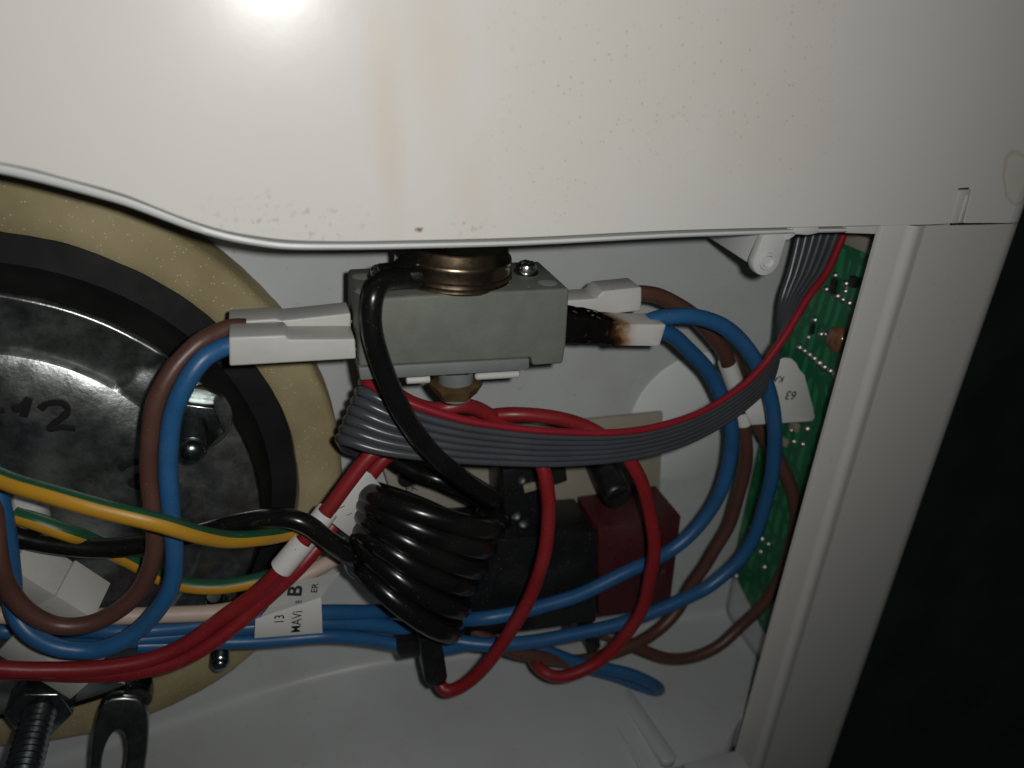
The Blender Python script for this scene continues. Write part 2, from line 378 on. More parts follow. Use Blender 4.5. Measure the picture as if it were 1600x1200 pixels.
# ------------------------------------------------------------------ the inner rim under the sheet's edge
rim = thing('inner_rim', 'thin white plastic rim curving along under the casing edge with a screw tab', 'rim', P(900, 372, 3))
up_ = [(-420, 240), (-200, 232), (-60, 250), (0, 261), (50, 272), (100, 285), (150, 299), (200, 314), (250, 333), (300, 352), (350, 367), (400, 377), (450, 383), (520, 384), (620, 383), (820, 378), (1050, 366.5), (1240, 360.5), (1322, 358.5)]
cl = smoothpath([P(x, y, 2.2) for x, y in up_], 4); vs, fs = [], []
hw = lambda k: 0.95-0.42*k
prof = [(-3.0, 5.0), (-0.62, 4.6), (-0.60, 0.0), (-0.45, -0.35), (0.2, -0.5), (0.8, -0.3), (1.05, 0.1), (1.05, 4.5), (0.4, 5.0)]
for i, p in enumerate(cl):
    T = (cl[min(i+1, len(cl)-1)]-cl[max(i-1, 0)]).normalized(); N = V((T.z, 0, -T.x)); N = N if N.z < 0 else -N
    k = i/(len(cl)-1)
    for u, y in prof: vs.append(p+N*(u*hw(k)*(1.0))+V((0, y, 0)))
npf = len(prof)
for i in range(len(cl)-1):
    for j in range(npf-1): fs.append((i*npf+j, i*npf+j+1, (i+1)*npf+j+1, (i+1)*npf+j))
link('lip', vs, fs, 'white_plastic', rim)
prism('corner_gusset', [(1318, 354), (1384, 352.5), (1386, 366.5), (1366, 366), (1322, 364.5)], 2.6, 4, 'white_plastic', rim, 0.2)
prism('clip', [(1241, 355), (1281, 354), (1279, 365), (1262, 368), (1243, 367)], 1.6, 3, 'white_plastic', rim, 0.35)
prism('rib', [(1232, 356), (1244, 355.5), (1243, 368), (1231, 376)], 2.4, 6, 'white_plastic', rim, 0.2)
# the tab with its screw hole, a rounded tongue
c = P(1198.5, 408, 3); tw = (P(1219, 408, 3)-c).length
tp = [P(1197, 360, 3), P(1234, 360, 3), P(1221, 400, 3)]
for a in range(10, 200, 19):
    a = math.radians(a); tp.append(c+V((math.cos(a)*tw, 0, -math.sin(a)*tw)))
tab = prism3('screw_tab', tp, V((0, 2.0, 0)), 'white_plastic', rim, 0.3)
lathe('boss_ring', [(1.75, 0.05), (1.6, 0.45), (1.2, 0.5), (0.95, 0.2), (0.9, -0.3), (0.01, -0.3)], c+V((0, 0.0, 0)), V((0, -1, 0)), 'white_plastic', tab, 24)
web = [P(1105, 362, 26), P(1105, 370, 26), P(1178, 417, 4.5), P(1186, 417, 3.6), P(1190, 362, 3.6)]
prism3('web', web, V((1.3, 0, 0)), 'white_plastic', rim, 0.15)

# ------------------------------------------------------------------ back plate, floor and walls of the wiring chamber
chamber = thing('wiring_chamber', 'grey-white moulded back plate and floor of the wiring compartment', 'panel', V((40, 44, -170)))
BK = 44.0
jz = [(-130, -186), (-75, -180), (-37.2, -174.3), (-11.3, -168.8), (8, -166.3), (22.8, -166), (41, -168.4), (70, -170), (115, -171.2), (131.5, -172)]
js = smoothpath([V((x, 0, z)) for x, z in jz], 4); vs, fs = [], []
def csec(z): return [(BK, 40), (BK, -30), (BK, -100), (BK, z+3.0), (BK-0.25, z+1.6), (BK-1.0, z+0.5), (BK-2.4, z), (BK-20, z-1.6), (0.5, z-3.6), (-1.0, z-4.6), (-1.2, z-14)]
for q in js:
    for y, z in csec(q.z): vs.append(V((q.x, max(y, 7.6) if q.x > 108 else y, z)))
k = len(csec(0))
for i in range(len(js)-1):
    for j in range(k-1): fs.append((i*k+j, i*k+j+1, (i+1)*k+j+1, (i+1)*k+j))
link('back_and_floor', vs, fs, 'back_plastic', chamber)
link('side_wall', [V((132.5, 3, 40)), V((132.5, BK+1, 40)), V((132.5, BK+1, -190)), V((132.5, 3, -190))], [(0, 1, 2, 3)], 'back_plastic', chamber, False)
# stiffening rib on the floor
fz = -173.3
ra, rb = PZ(942, 1056, fz), PZ(1032, 1192, fz); rd = (rb-ra).normalized(); rn = V((rd.y, -rd.x, 0))
rb_poly = [ra-rd*14, ra-rd*14+rn*-4.6, rb+rn*-4.6, rb+rn*-3.4+rd*1.2, rb+rn*-1.2+rd*1.2, rb]
prism3('floor_rib', [V((p.x, p.y, fz-1.5)) for p in rb_poly], V((0, 0, 2.6)), 'back_plastic', chamber, 0.5)
ra2 = PZ(905, 1052, fz); rb2 = PZ(1002, 1205, fz)
prism3('floor_bead', [V((p.x, p.y, fz-1.5)) for p in (ra2, ra2+rn*-0.9, rb2+rn*-0.9, rb2)], V((0, 0, 2.0)), 'back_plastic', chamber, 0.35)
fc = PZ(1110, 1200, fz)
box('front_block', (fc.x-7, fc.y-6, fz-2), (fc.x+9, fc.y+2.0, fz+1.6), 'back_plastic', chamber, 0.4)
dc = V((108.3, BK-0.05, -99.0))
lathe('knockout_disc', [(19.6, -0.3), (19.5, 0.25), (19.2, 0.45), (0.01, 0.45)], dc, V((0, -1, 0)), 'disc_plastic', chamber, 72)

# ================================================================== the flange on the left
FC = V((-53, 0, -96))
gas = lathe('foam_gasket', [(56.4, 0), (56.4, 8.2), (56.8, 9.2), (58, 9.7), (60, 9.8), (64.8, 9.6), (65.9, 9.0), (66.4, 7.6), (66.4, 0)], V((FC.x, BK-0.02, FC.z)), V((0, -1, 0)), 'foam', None, 260)
bmn = gas.data
for v in bmn.vertices:
    d = noise.noise(v.co*160)*0.00016; v.co.y -= d if v.co.y < -0.0045 else 0
    rr = V((v.co.x, 0, v.co.z-0.0664)); a_g = math.atan2(rr.z, rr.x); k_g = 1+(0.006 if rr.length > 0.062 else 0.004)*(noise.noise(V((math.cos(a_g), math.sin(a_g), 0.3))*7)+0.5*noise.noise(V((math.cos(a_g), math.sin(a_g), 2.0))*19)); v.co.x *= k_g; v.co.z = 0.0664+rr.z*k_g
tag(gas, 'ring-shaped ochre foam gasket round the steel flange', 'gasket')

lid = thing('steel_flange', 'dished galvanised steel flange lid with an embossed pocket and black marker digits', 'flange', V((FC.x, 30, FC.z-50)))
NA = 300; vs, fs = [], []
def sstep(a, b, x):
    t = max(0, min(1, (x-a)/(b-a))); return t*t*(3-2*t)
def pocket_end(r): return 45.0-(r-42.5)*0.40                             # the pocket's slanted end, degrees
def lidY(r, ang):
    y = 24.49+1.2*sstep(26, 8, r)+(max(0, min(r, 37.4)-29.0)**2.5)*0.0069   # centre stands proud, falls away to the pocket
    e = pocket_end(r)
    ina = sstep(e, e+2.6, ang)*(1-sstep(128, 131, ang))
    plate = 25.9+1.3*sstep(40, 48, r)
    dip = 0.0
    if r > 37.4: dip = 1.5*min(1, (r-37.4)/0.9)*(1-0.93*max(0, min(1, (r-38.3)/9.6)))
    y2 = y if r <= 37.4 else plate*(1-ina)+(25.9+dip)*ina
    if r > 37.4: y2 = max(y2, 0)
    y2 += 1.6*max(0, (r-47.9)/1.0)**2
    return y2
rs_ = [1+i*1.25 for i in range(28)]+[35.6, 36.2, 36.6, 36.9, 37.1, 37.25, 37.4, 38.3]+[38.6+i*0.7 for i in range(13)]+[47.4, 47.8, 48.0, 48.2, 48.4, 48.6, 48.8, 49.0]
NR = len(rs_)
for j in range(NA):
    a = -180+360*j/NA
    for r in rs_:
        x, z = FC.x+math.cos(math.radians(a))*r, FC.z+math.sin(math.radians(a))*r
        y = lidY(r, a)+noise.noise(V((x, z, 0))*0.10)*0.32+noise.noise(V((x, z, 4))*0.35)*0.05
        vs.append(V((x, y, z)))
for j in range(NA):
    q = (j+1) % NA
    for i in range(NR-1): fs.append((j*NR+i, j*NR+i+1, q*NR+i+1, q*NR+i))
link('dish', vs, fs, 'galvanised', lid)
link('seat_ring', *lathe_geo([(48.8, 17.2), (49.3, 15.9), (51.0, 9.0), (56.3, 7.6)], V((FC.x, BK, FC.z)), V((0, -1, 0)), 90), 'gap_shade', lid)
# marker digits on the lid
def lidpt(px, py):
    y = 26.5
    for _ in range(6):
        p = P(px, py, y); d = V((p.x-FC.x, 0, p.z-FC.z)); y = lidY(d.length, math.degrees(math.atan2(d.z, d.x)))
    p = P(px, py, y-0.22); return p
def stroke(pxs, wpx, parent):
    path = smoothpath([lidpt(*q) for q in pxs], 6); vs, fs = [], []; n = len(path)
    for i, p in enumerate(path):
        T = (path[min(i+1, n-1)]-path[max(i-1, 0)]).normalized(); N = T.cross(V((0, -1, 0))).normalized()
        wmm = 0.5*wpx*0.122*(0.85+0.3*noise.noise(p*0.9))
        for s in (-1, -0.4, 0.4, 1): vs.append(p+N*wmm*s+V((0, 0.02 if abs(s) > 0.5 else -0.02, 0)))
    for i in range(n-1):
        for k in range(3): fs.append((i*4+k, i*4+k+1, (i+1)*4+k+1, (i+1)*4+k))
    link('marker_digit', vs, fs, 'marker_ink', parent)
stroke([(18, 640), (34, 636), (44, 624), (42, 634), (36, 652)], 13, lid)
stroke([(62, 640), (74, 631), (96, 630), (106, 640), (98, 652), (84, 662), (78, 670), (96, 668), (118, 670)], 12, lid)
stroke([(-10, 644), (6, 642)], 10, lid)
stroke([(186, 734), (200, 726), (222, 722), (228, 734), (214, 746), (204, 756), (222, 760), (238, 752)], 12, lid)

# nuts, studs and screws
def thread(c, axis, r, L, name, mat, parent, pitch=0.8):
    prof = [(0.01, L), (r*0.8, L), (r*0.92, L-0.35)]; h = L-0.5
    while h > 0.2: prof += [(r, h), (r*0.86, h-pitch*0.5)]; h -= pitch
    prof += [(r*0.86, 0)]; return lathe(name, prof, c, axis, mat, parent, 22)
def hexnut(c, axis, r, h, name, mat, parent):
    ax = axis.normalized(); e1 = ax.orthogonal().normalized(); e2 = ax.cross(e1)
    return prism3(name, [c+(e1*math.cos(k*math.pi/3)+e2*math.sin(k*math.pi/3))*r for k in range(6)], ax*h, mat, parent, 0.35)
def up_y(px, py, Ytip, Ybase):
    p = P(px, py, Ytip); return V((p.x, Ybase, p.z))
ax_ = V((0, -1, 0))
st = thing('flange_stud', 'shiny threaded stud with nut showing right of the blue wire on the flange lid', 'bolt', up_y(298, 712, 12, 27), 'studs of the flange lid')
b0 = up_y(298, 712, 12, 28)
thread(b0, ax_, 2.7, 14.6, 'stud', 'bolt_zinc', st, 0.85)
lathe('tip', [(2.35, 0), (2.2, 0.6), (1.7, 1.2), (0.9, 1.5), (0.01, 1.6)], V((b0.x, 13.4, b0.z)), ax_, 'bolt_zinc', st, 26)
hexnut(V((b0.x+0.2, 26.8, b0.z)), ax_, 5.6, 4.6, 'nut', 'bolt_zinc', st)
lathe('washer', [(2.6, 1.1), (6.8, 1.1), (7.0, 0.6), (7.0, -0.6)], V((b0.x, 26.6, b0.z)), ax_, 'galvanised', st, 40)
b0 = up_y(344, 1042, 24, 38)
st2 = thing('flange_stud', 'zinc threaded stud below the red wires with its tip over the ochre gasket', 'bolt', b0, 'studs of the flange lid')
thread(b0, ax_, 2.05, 13.6, 'stud', 'bolt_zinc', st2, 0.8)
lathe('tip', [(1.75, 0), (1.6, 0.5), (1.2, 0.9), (0.01, 1.1)], V((b0.x, 24.5, b0.z)), ax_, 'bolt_zinc', st2, 22)
hexnut(V((b0.x, 36.5, b0.z)), ax_, 3.9, 2.6, 'nut', 'dark_steel', st2)
st3 = thing('flange_nut', 'zinc nut peeking out above the cream wire under the green-yellow wire', 'nut', P(338, 938, 27))
lathe('nut', [(0.01, 2.6), (1.9, 2.6), (2.3, 2.2), (3.3, 2.0), (3.5, 1.4), (3.5, 0), (4.6, -0.1), (4.6, -0.8)], P(338, 946, 27), V((0.0, -0.45, 1)), 'bolt_zinc', st3, 28)
thread(P(338, 946, 27), V((0, -0.45, 1)), 1.8, 4.6, 'stud', 'bolt_zinc', st3, 0.8)
bb = thing('threaded_rod', 'dark threaded rod with a hex nut in the lower left corner', 'bolt', P(50, 1130, 22))
b0 = up_y(43, 1180, 8, 36)
thread(b0, ax_, 3.3, 38.0, 'rod', 'bolt_zinc', bb, 1.5)
hexnut(V((b0.x, 25, b0.z)), ax_, 6.3, 7.0, 'nut', 'bolt_zinc', bb)
lathe('washer', [(3.6, 0), (7.2, 0), (7.4, 0.3), (7.4, 1.4), (3.6, 1.4)], V((b0.x+1.2, 29, b0.z)), ax_, 'dark_steel', bb, 32)
# slotted bracket
br = thing('slotted_bracket', 'dark bent steel bracket with an oval slot at the bottom beside the gasket', 'bracket', P(190, 1200, 20))
def ring_plate(outer, inner, Y0, dY, mat, parent, name):
    n = len(outer); vs = []; fs = []
    for Yk in (0, dY):
        for lst in (outer, inner):
            for (x, y, yy) in lst: vs.append(P(x, y, yy)+V((0, Yk, 0)))
    for i in range(n):
        j = (i+1) % n
        fs += [(i, j, n+j, n+i), (2*n+i, 3*n+i, 3*n+j, 2*n+j), (i, 2*n+i, 2*n+j, j), (n+i, n+j, 3*n+j, 3*n+i)]
    vs, fs = bevel_mesh(vs, fs, 0.95, 4); return link(name, vs, fs, mat, parent)
oc = []; ic = []
for k in range(28):
    a = 2*math.pi*k/28; ca, sa = math.cos(a), math.sin(a)
    sx = math.copysign(abs(ca)**0.55, ca); sy = math.copysign(abs(sa)**0.75, sa)
    ycen = 1175; x = 186+44*sx-(sy*80)*0.10; y = ycen+85*sy
    oc.append((x, y, 24-(y-1090)*0.05))
    y2 = ycen+17+50*sa; ic.append((180+19*ca-(y2-ycen)*0.16, y2, 24-(y2-1090)*0.05))
ring_plate(oc, ic, 0, 2.6, 'bracket_steel', br, 'plate')
wire('bent_arm', [(212, 1094, 24.5), (214, 1075, 28), (205, 1060, 33), (195, 1050, 36)], 3.2, 'bracket_steel', br)

# ================================================================== the safety thermostat
th = thing('thermostat', 'grey ceramic safety thermostat with bronze cap hanging under the casing edge', 'thermostat', P(720, 590, 12))
Y0, DY = 6.0, 17.0
body = [(563, 468), (728, 458), (890, 451), (885, 536), (879.5, 569), (832, 572), (830.5, 559.5), (561, 574)]
prism('housing', body, Y0, DY, 'ceramic_grey', th, 0.55, 3)
prism('base_strip', [(560, 574.6), (827.5, 560.2), (828, 574.5), (820, 579), (563, 595)], Y0+0.2, DY-1, 'ceramic_base', th, 0.35)
topz_ = lambda X: P(563, 468, Y0).z+(P(890, 451, Y0).z-P(563, 468, Y0).z)*((X-P(563, 468, Y0).x)/(P(890, 451, Y0).x-P(563, 468, Y0).x))
cc = V((P(724, 455, Y0).x+0.6, Y0+10.8, 0)); cc.z = topz_(cc.x)
cap = lathe('bronze_cap', [(9.2, -0.4), (11.1, -0.35), (11.4, 0.1), (11.2, 0.5), (10.85, 0.7), (10.75, 1.2), (10.7, 3.4), (10.8, 3.8), (10.6, 4.3), (10.2, 4.6), (9.9, 6.0), (9.6, 6.3), (0.01, 6.5)], cc, V((0.05, 0, 1)), 'bronze', th, 64)
lathe('cap_ridge', [(10.7, 1.2), (10.98, 1.45), (10.7, 1.7)], cc, V((0.05, 0, 1)), 'bronze', cap, 64)
def panhead(px, py, Y, parent):
    c = P(px, py, Y); c.z = topz_(c.x)-0.05
    h = lathe('screw', [(2.3, 0), (2.35, 0.5), (1.75, 0.75), (1.85, 1.0), (1.85, 1.6), (1.5, 2.2), (0.7, 2.45), (0.01, 2.5)], c, V((0, -0.12, 1)), 'chrome', parent, 26)
    for dx, dy in ((1.2, 0.22), (0.22, 1.2)): box('cross_slot', (c.x-dx, c.y-0.3-dy, c.z+2.3), (c.x+dx, c.y-0.3+dy, c.z+2.56), 'black_plastic', h, 0.05)
panhead(822, 424, Y0+9.5, th); panhead(594, 419, Y0+10.5, th)
for px, py, Y in ((855, 439, Y0+3.6), (814, 443, Y0+2.2), (640, 455, Y0+2.0), (566, 420, Y0+12), (572, 452, Y0+4)):
    c = P(px, py, Y); c.z = topz_(c.x)
    lathe('pit', [(1.9, 0.02), (1.6, 0.06), (0.01, 0.05)], c, V((0, 0, 1)), 'ceramic_pit', th, 22)
# stub under the body
sc_ = P(712, 578, Y0+6)
lathe('spindle', [(0.01, -5.6), (2.4, -5.6), (3.0, -5.2), (3.1, -4.4), (3.1, -3.7), (3.4, -2.6), (3.4, 0.8)], sc_+V((0, 0, -0.6)), V((-0.03, 0, 1)), 'ceramic_base', th, 36)
lathe('bronze_nut', [(3.0, -4.7), (4.0, -4.4), (5.1, -2.6), (5.2, -2.0), (4.4, -1.6), (3.2, -1.5)], sc_+V((0, 0, -0.6)), V((-0.03, 0, 1)), 'dark_bronze', th, 6)
for x0, x1, y0, y1 in ((634, 672, 594, 592), (742, 812, 588, 584)):
    a, b = P(x0, y0, Y0+4), P(x1, y1, Y0+4); path = [a+(b-a)*t for t in (0, 0.04, 0.12, 0.5, 0.88, 0.96, 1)]
    link('white_pin', *tube_geo(path, lambda t: 0.75*min(1, 0.5+8*min(t, 1-t)), 14), 'white_nylon', th)
for px, py, Y in ((553, 546, 10.5), (540, 502, 17)):
    box('terminal', tuple(P(px, py, Y)-V((1.2, 0.5, 0.25))), tuple(P(px, py, Y)+V((2.5, 3.2, 0.25))), 'copper', th, 0.05)

# ================================================================== wires with push-on connectors
GW = 'wires plugged into the thermostat'
def housing(name, front, Y, dY, mat, parent, bev=0.35): return prism(name, front, Y, dY, mat, parent, bev, 3)
# left rear, brown
bw = thing('wire', 'brown wire looping down left of the thermostat from the rear white connector', 'wire', P(140, 985, 8), GW)
housing('connector', [(357.5, 503), (430, 498), (441, 501), (548, 489.5), (549, 527), (357.5, 543)], 14.5, 6.2, 'white_nylon', bw)
wire('insulation', [(385, 512, 15), (362, 512, 15), (340, 519, 14), (306, 539, 12), (266, 585, 10), (242, 635, 9), (235, 685, 9), (234, 740, 9), (239, 800, 8), (242, 850, 8), (234, 888, 8), (213, 927, 8), (182, 957, 8), (140, 976, 8), (90, 977, 8), (46, 955, 8), (17, 920, 8), (3, 880, 8), (-6, 830, 10), (-20, 760, 14), (-45, 700, 18)], 1.62, 'brown_pvc', bw, seed=1)
# left front, blue
lw = thing('wire', 'blue wire looping down left of the thermostat from the front white connector', 'wire', P(140, 1020, 8), GW)
housing('connector', [(357.5, 527.5), (447, 524), (451, 531), (555, 530), (556.5, 561), (358.5, 572.5)], 7.8, 6.6, 'white_nylon', lw)
wire('insulation', [(385, 543, 10), (362, 541, 10), (345, 545, 9.5), (315, 563, 8), (290, 599, 7), (271, 644, 7), (264, 692, 7), (264, 740, 7), (269, 794, 6.5), (273, 850, 6.5), (269, 902, 6.5), (254, 940, 6.5), (224, 979, 7), (182, 1007, 7), (140, 1017, 7.5), (87, 1010, 8), (42, 985, 10), (20, 950, 12), (18, 900, 13), (13, 835, 13), (2, 785, 13), (-15, 730, 15)], 1.62, 'blue_pvc', lw, seed=2)
# right upper, brown
rw = thing('wire', 'brown wire with a printed white flag tag curving down from the upper right connector', 'wire', P(1150, 1030, 24), GW)
housing('connector', [(884, 470), (931, 467), (943, 455), (1003, 449), (1003, 470), (1001, 486), (884, 500)], 16.0, 6.5, 'white_nylon', rw)
wire('insulation', [(985, 460, 19), (1008, 458, 19), (1040, 465, 20), (1082, 490, 21), (1112, 522, 22), (1133, 553, 23), (1148, 600, 24), (1159, 650, 24), (1166, 700, 24), (1163, 740, 25), (1150, 787, 26), (1133, 829, 27), (1104, 880, 27), (1079, 915, 27), (1058, 953, 26), (1028, 984, 25), (990, 1009, 23), (950, 1023, 22), (895, 1032, 21), (832, 1025, 20), (790, 1012, 21), (740, 985, 24), (700, 950, 28)], 1.72, 'brown_pvc', rw, seed=3)
# right lower, burnt, two blues
uw = thing('wire', 'outer blue wire of the burnt right-hand connector, sweeping round to the lower left', 'wire', P(1000, 1005, 15), GW)
vs, fs = bevel_mesh(*(lambda poly, d: (list(poly)+[p+d for p in poly], [tuple(range(len(poly))), tuple(range(len(poly), 2*len(poly)))[::-1]]+[(i, (i+1) % len(poly), len(poly)+(i+1) % len(poly), len(poly)+i) for i in range(len(poly))]))([P(x, y, 9.2) for x, y in ((884, 489), (950, 502), (962, 507), (1042, 507), (1031, 542), (960, 541), (950, 538), (884, 537))], V((0, 6.6, 0))), 0.45, 2)
bm = bmesh.new(); bv = [bm.verts.new(v) for v in vs]; [bm.faces.new([bv[i] for i in f]) for f in fs]
bmesh.ops.triangulate(bm, faces=bm.faces)
for _ in range(4): bmesh.ops.subdivide_edges(bm, edges=[e for e in bm.edges if e.calc_length() > 0.8], cuts=1)
bmesh.ops.triangulate(bm, faces=bm.faces)
for v in bm.verts:
    k = 1-sstep(P(930, 520, 9).x, P(965, 520, 9).x, v.co.x)
    v.co += V((0, noise.noise(v.co*0.45)*0.4, noise.noise(v.co*0.4+V((7, 3, 1)))*0.25))*k+V((0, noise.noise(v.co*1.3)*0.2, 0))*k
bm.verts.index_update(); vs = [v.co.copy() for v in bm.verts]; fs = [[v.index for v in f.verts] for f in bm.faces]; bm.free()
cn = link('connector', vs, fs, 'burnt_nylon', uw); cn['label'] = 'white connector charred black at the thermostat end'
box('latch', tuple(P(951, 541, 9.6)), tuple(P(962, 537.5, 9.6)+V((0, 2, 0))), 'black_plastic', cn, 0.1)
wire('insulation', [(1015, 503, 13), (1040, 496, 13), (1085, 494, 13), (1128, 509, 13), (1164, 540, 13), (1189, 578, 13.5), (1204, 620, 14), (1211, 660, 14), (1212, 705, 14.5), (1204, 760, 15.5), (1185, 822, 16.5), (1154, 874, 17), (1110, 915, 17), (1063, 938, 17), (1003, 963, 17), (955, 978, 17), (895, 992, 17.5), (832, 1003, 18), (770, 1006, 19), (700, 998, 22), (640, 984, 23), (580, 974, 22), (510, 973, 20), (440, 977, 19), (380, 982, 19), (300, 989, 20), (240, 996, 20), (170, 1003, 20), (110, 1004, 22), (60, 1000, 24)], 1.72, 'blue_pvc', uw, seed=4)
uw2 = thing('wire', 'inner blue wire of the burnt connector, passing in front of the dark red relay', 'wire', P(900, 960, 18), GW)
wire('insulation', [(1015, 520, 15.5), (1040, 522, 16), (1066, 538, 17), (1098, 568, 18), (1124, 608, 18.5), (1140, 650, 18.5), (1143, 690, 19), (1134, 742, 19.5), (1113, 792, 20), (1083, 832, 20), (1044, 862, 20), (996, 886, 19), (942, 911, 18.5), (895, 932, 18), (838, 951, 18), (795, 961, 18), (752, 968, 19), (700, 968, 24), (640, 958, 26), (575, 955, 23), (510, 955, 20), (440, 961, 18.5), (380, 967, 19), (310, 977, 20), (250, 985, 20), (180, 987, 20), (110, 984, 22), (40, 984, 24), (0, 983, 24), (-40, 980, 26)], 1.72, 'blue_pvc', uw2, seed=5)
# second brown
b2 = tag(wire('wire', [(1146, 560, 29), (1160, 600, 30), (1176, 640, 31), (1190, 675, 30), (1210, 705, 28), (1230, 742, 25), (1241, 785, 23), (1243, 822, 22), (1227, 883, 22), (1202, 931, 23), (1164, 972, 24), (1126, 1006, 24), (1085, 1026, 24), (1047, 1030, 24.5), (1012, 1019, 25), (975, 1002, 27), (940, 990, 30), (880, 985, 33)], 1.7, 'brown_pvc', seed=6), 'outermost brown wire hanging in front of the green circuit board beside the frame', 'wire')
# thin blue loop
b3 = tag(wire('wire', [(215, 1008, 19), (300, 1006, 19), (380, 1003, 19), (450, 999, 19), (510, 994, 19), (570, 997, 20), (635, 1009, 20), (690, 1014, 19), (760, 1004, 22), (830, 1011, 22), (872, 1022, 21), (905, 1033, 20), (952, 1045, 18), (992, 1056, 16), (1020, 1069, 15), (1030, 1078, 17), (1020, 1080, 19.5), (998, 1072, 21), (972, 1061, 22), (940, 1050, 23), (900, 1038, 25)], 1.55, 'blue_pvc', seed=7), 'lowest blue wire, doubling back in a small loop on the chamber floor', 'wire')

# ================================================================== red wires
GR = 'red wires'
r1 = tag(wire('wire', [(735, 660, 22), (760, 651, 20), (800, 645, 18), (846, 648, 17), (885, 657, 16), (922, 671, 15), (955, 692, 13), (985, 722, 11), (1004, 760, 10), (1017, 812, 9.5), (1021, 860, 9), (1016, 910, 9), (1000, 955, 9.5), (972, 998, 10), (935, 1032, 11), (895, 1054, 12), (866, 1058, 14), (845, 1046, 17), (835, 1030, 22)], 1.56, 'red_pvc', seed=8), 'red wire arching right over the dark red relay and down to the floor', 'wire', GR)
r2 = tag(wire('wire', [(600, 600, 24), (625, 618, 21), (650, 632, 19), (679, 640, 18), (701, 637, 17), (724, 635, 17), (752, 643, 18), (785, 662, 18), (820, 690, 15), (844, 722, 11), (857, 770, 9), (857, 815, 8.5), (849, 867, 8), (831, 928, 8), (801, 981, 8.5), (769, 1027, 9.5), (740, 1058, 11), (713, 1075, 12), (694, 1076, 13), (684, 1060, 15)], 1.56, 'red_pvc', seed=9), 'red wire curving down past the black coil into the black terminal sleeve', 'wire', GR)
r3 = thing('wire', 'upper of two red wires running side by side to the lower left, with white tags', 'wire', P(300, 1020, 13), GR)
wire('insulation', [(640, 680, 16), (610, 692, 15), (579, 712, 14), (546, 751, 13), (518, 790, 12.5), (490, 828, 12.5), (464, 861, 12.5), (435, 893, 13), (390, 934, 13.5), (345, 968, 14), (297, 1003, 14), (228, 1030, 14), (140, 1044, 14), (60, 1046, 14), (0, 1045, 14), (-50, 1044, 14)], 1.56, 'red_pvc', r3, seed=10)
r4 = tag(wire('wire', [(655, 690, 23), (625, 700, 22), (600, 714, 21), (567, 755, 20.5), (538, 795, 20), (512, 832, 18), (488, 862, 16), (460, 894, 14.5), (420, 933, 14.5), (372, 974, 14), (326, 1007, 13.5), (275, 1034, 13.5), (205, 1050, 14.5), (130, 1052, 16), (60, 1050, 17.5), (0, 1049, 18), (-50, 1048, 18)], 1.6, 'red_pvc', seed=11), 'lower of two red wires running side by side to the lower left', 'wire', GR)

# ================================================================== earth, cream wires
GE = 'green-yellow earth wires'
e1 = tag(wire('wire', [(-60, 722, 8), (0, 746, 5), (75, 770, 2), (150, 792, 0), (240, 815, -1), (300, 831, 1), (360, 843, 6), (405, 842, 10), (440, 834, 14), (475, 822, 18), (510, 805, 24)], 1.62, 'yellow_pvc', stripe=('green_pvc', -3, 1), seed=12), 'green-yellow earth wire crossing in front of the brown and blue wires on the left', 'wire', GE)
e2 = thing('wire', 'short green-yellow earth wire lying behind, with a white sleeve at its left end', 'wire', P(200, 890, 20), GE)
wire('insulation', [(22, 806, 16), (60, 816, 15), (105, 831, 15), (141, 845, 17), (200, 876, 19), (258, 904, 20), (330, 915, 20), (395, 908, 20), (445, 890, 22), (490, 860, 26)], 1.6, 'yellow_pvc', e2, stripe=('green_pvc', -4, 2), seed=13)
lathe('end_sleeve', [(0.01, 5.8), (2.0, 5.6), (2.9, 4.6), (3.2, 3), (3.2, 0), (2.2, -0.4)], P(48, 808, 20), V((0.15, -0.4, 1)), 'white_nylon', e2, 28)
cw = tag(wire('wire', [(-40, 958, 17), (0, 960, 17), (100, 965, 17), (210, 964, 17), (300, 958, 17), (360, 953, 18), (405, 940, 20), (450, 912, 22), (500, 884, 24), (545, 858, 28)], 1.7, 'cream_pvc', seed=14), 'cream wire running level behind the brown loop at lower left', 'wire')

# ================================================================== capillary sleeve and coil
cap_t = thing('capillary_tube', 'glossy black sleeved capillary tube wound into a thick coil below the thermostat', 'tube', P(665, 1010, 16))
RC = 2.4
pts = pp([(650, 436, 8.5), (622, 436, 6.0), (598, 441, 3.6), (584, 463, 1.6), (581, 505, 0.9), (590, 550, 0.5), (610, 605, 0.5), (638, 660, 1.0), (675, 710, 2.5), (722, 750, 5), (768, 778, 9)])
path1 = smoothpath(pts, 8); RSLV = lambda t: 1.8+(RC-1.8)*max(0, min(1, (t-0.24)/0.12))
# winding: every turn has its own centre and slant, given along the bundle
turns, per = 6.0, 30; helix = []
camp = V((0, -DIST, 0))
def coilpt(u, ph):
    cx, cy = 676-48*u, 790+160*u-10*math.sin(u*3.1)
    Yc = 15.5-0.5*u+1.3*noise.noise(V((u*11, 7.7, 1))); cx += 5*noise.noise(V((u*9, 0.3, 5))); cy += 4.5*noise.noise(V((u*13, 4.1, 2)))
    o = P(cx, cy, Yc); slant = math.radians(16+24*u)
    ex = (P(cx+10*math.cos(slant), cy+10*math.sin(slant), Yc)-o).normalized()
    vd = (o-camp).normalized(); ey = (vd-ex*vd.dot(ex)).normalized()
    ez = ex.cross(ey); ey = (ey+ez*(0.10+0.14*u)*(1 if ez.z > 0 else -1)).normalized()
    R = 14.2+0.5*math.sin(u*9)+0.45*noise.noise(V((u*14, 2.2, 0)))
    return o+ex*(math.cos(ph)*R)+ey*(math.sin(ph)*R*0.80)
NT_ = int(turns*per)
for k in range(NT_+1):
    u = k/NT_; helix.append(coilpt(u, 0.2-2*math.pi*k/per+0.0))
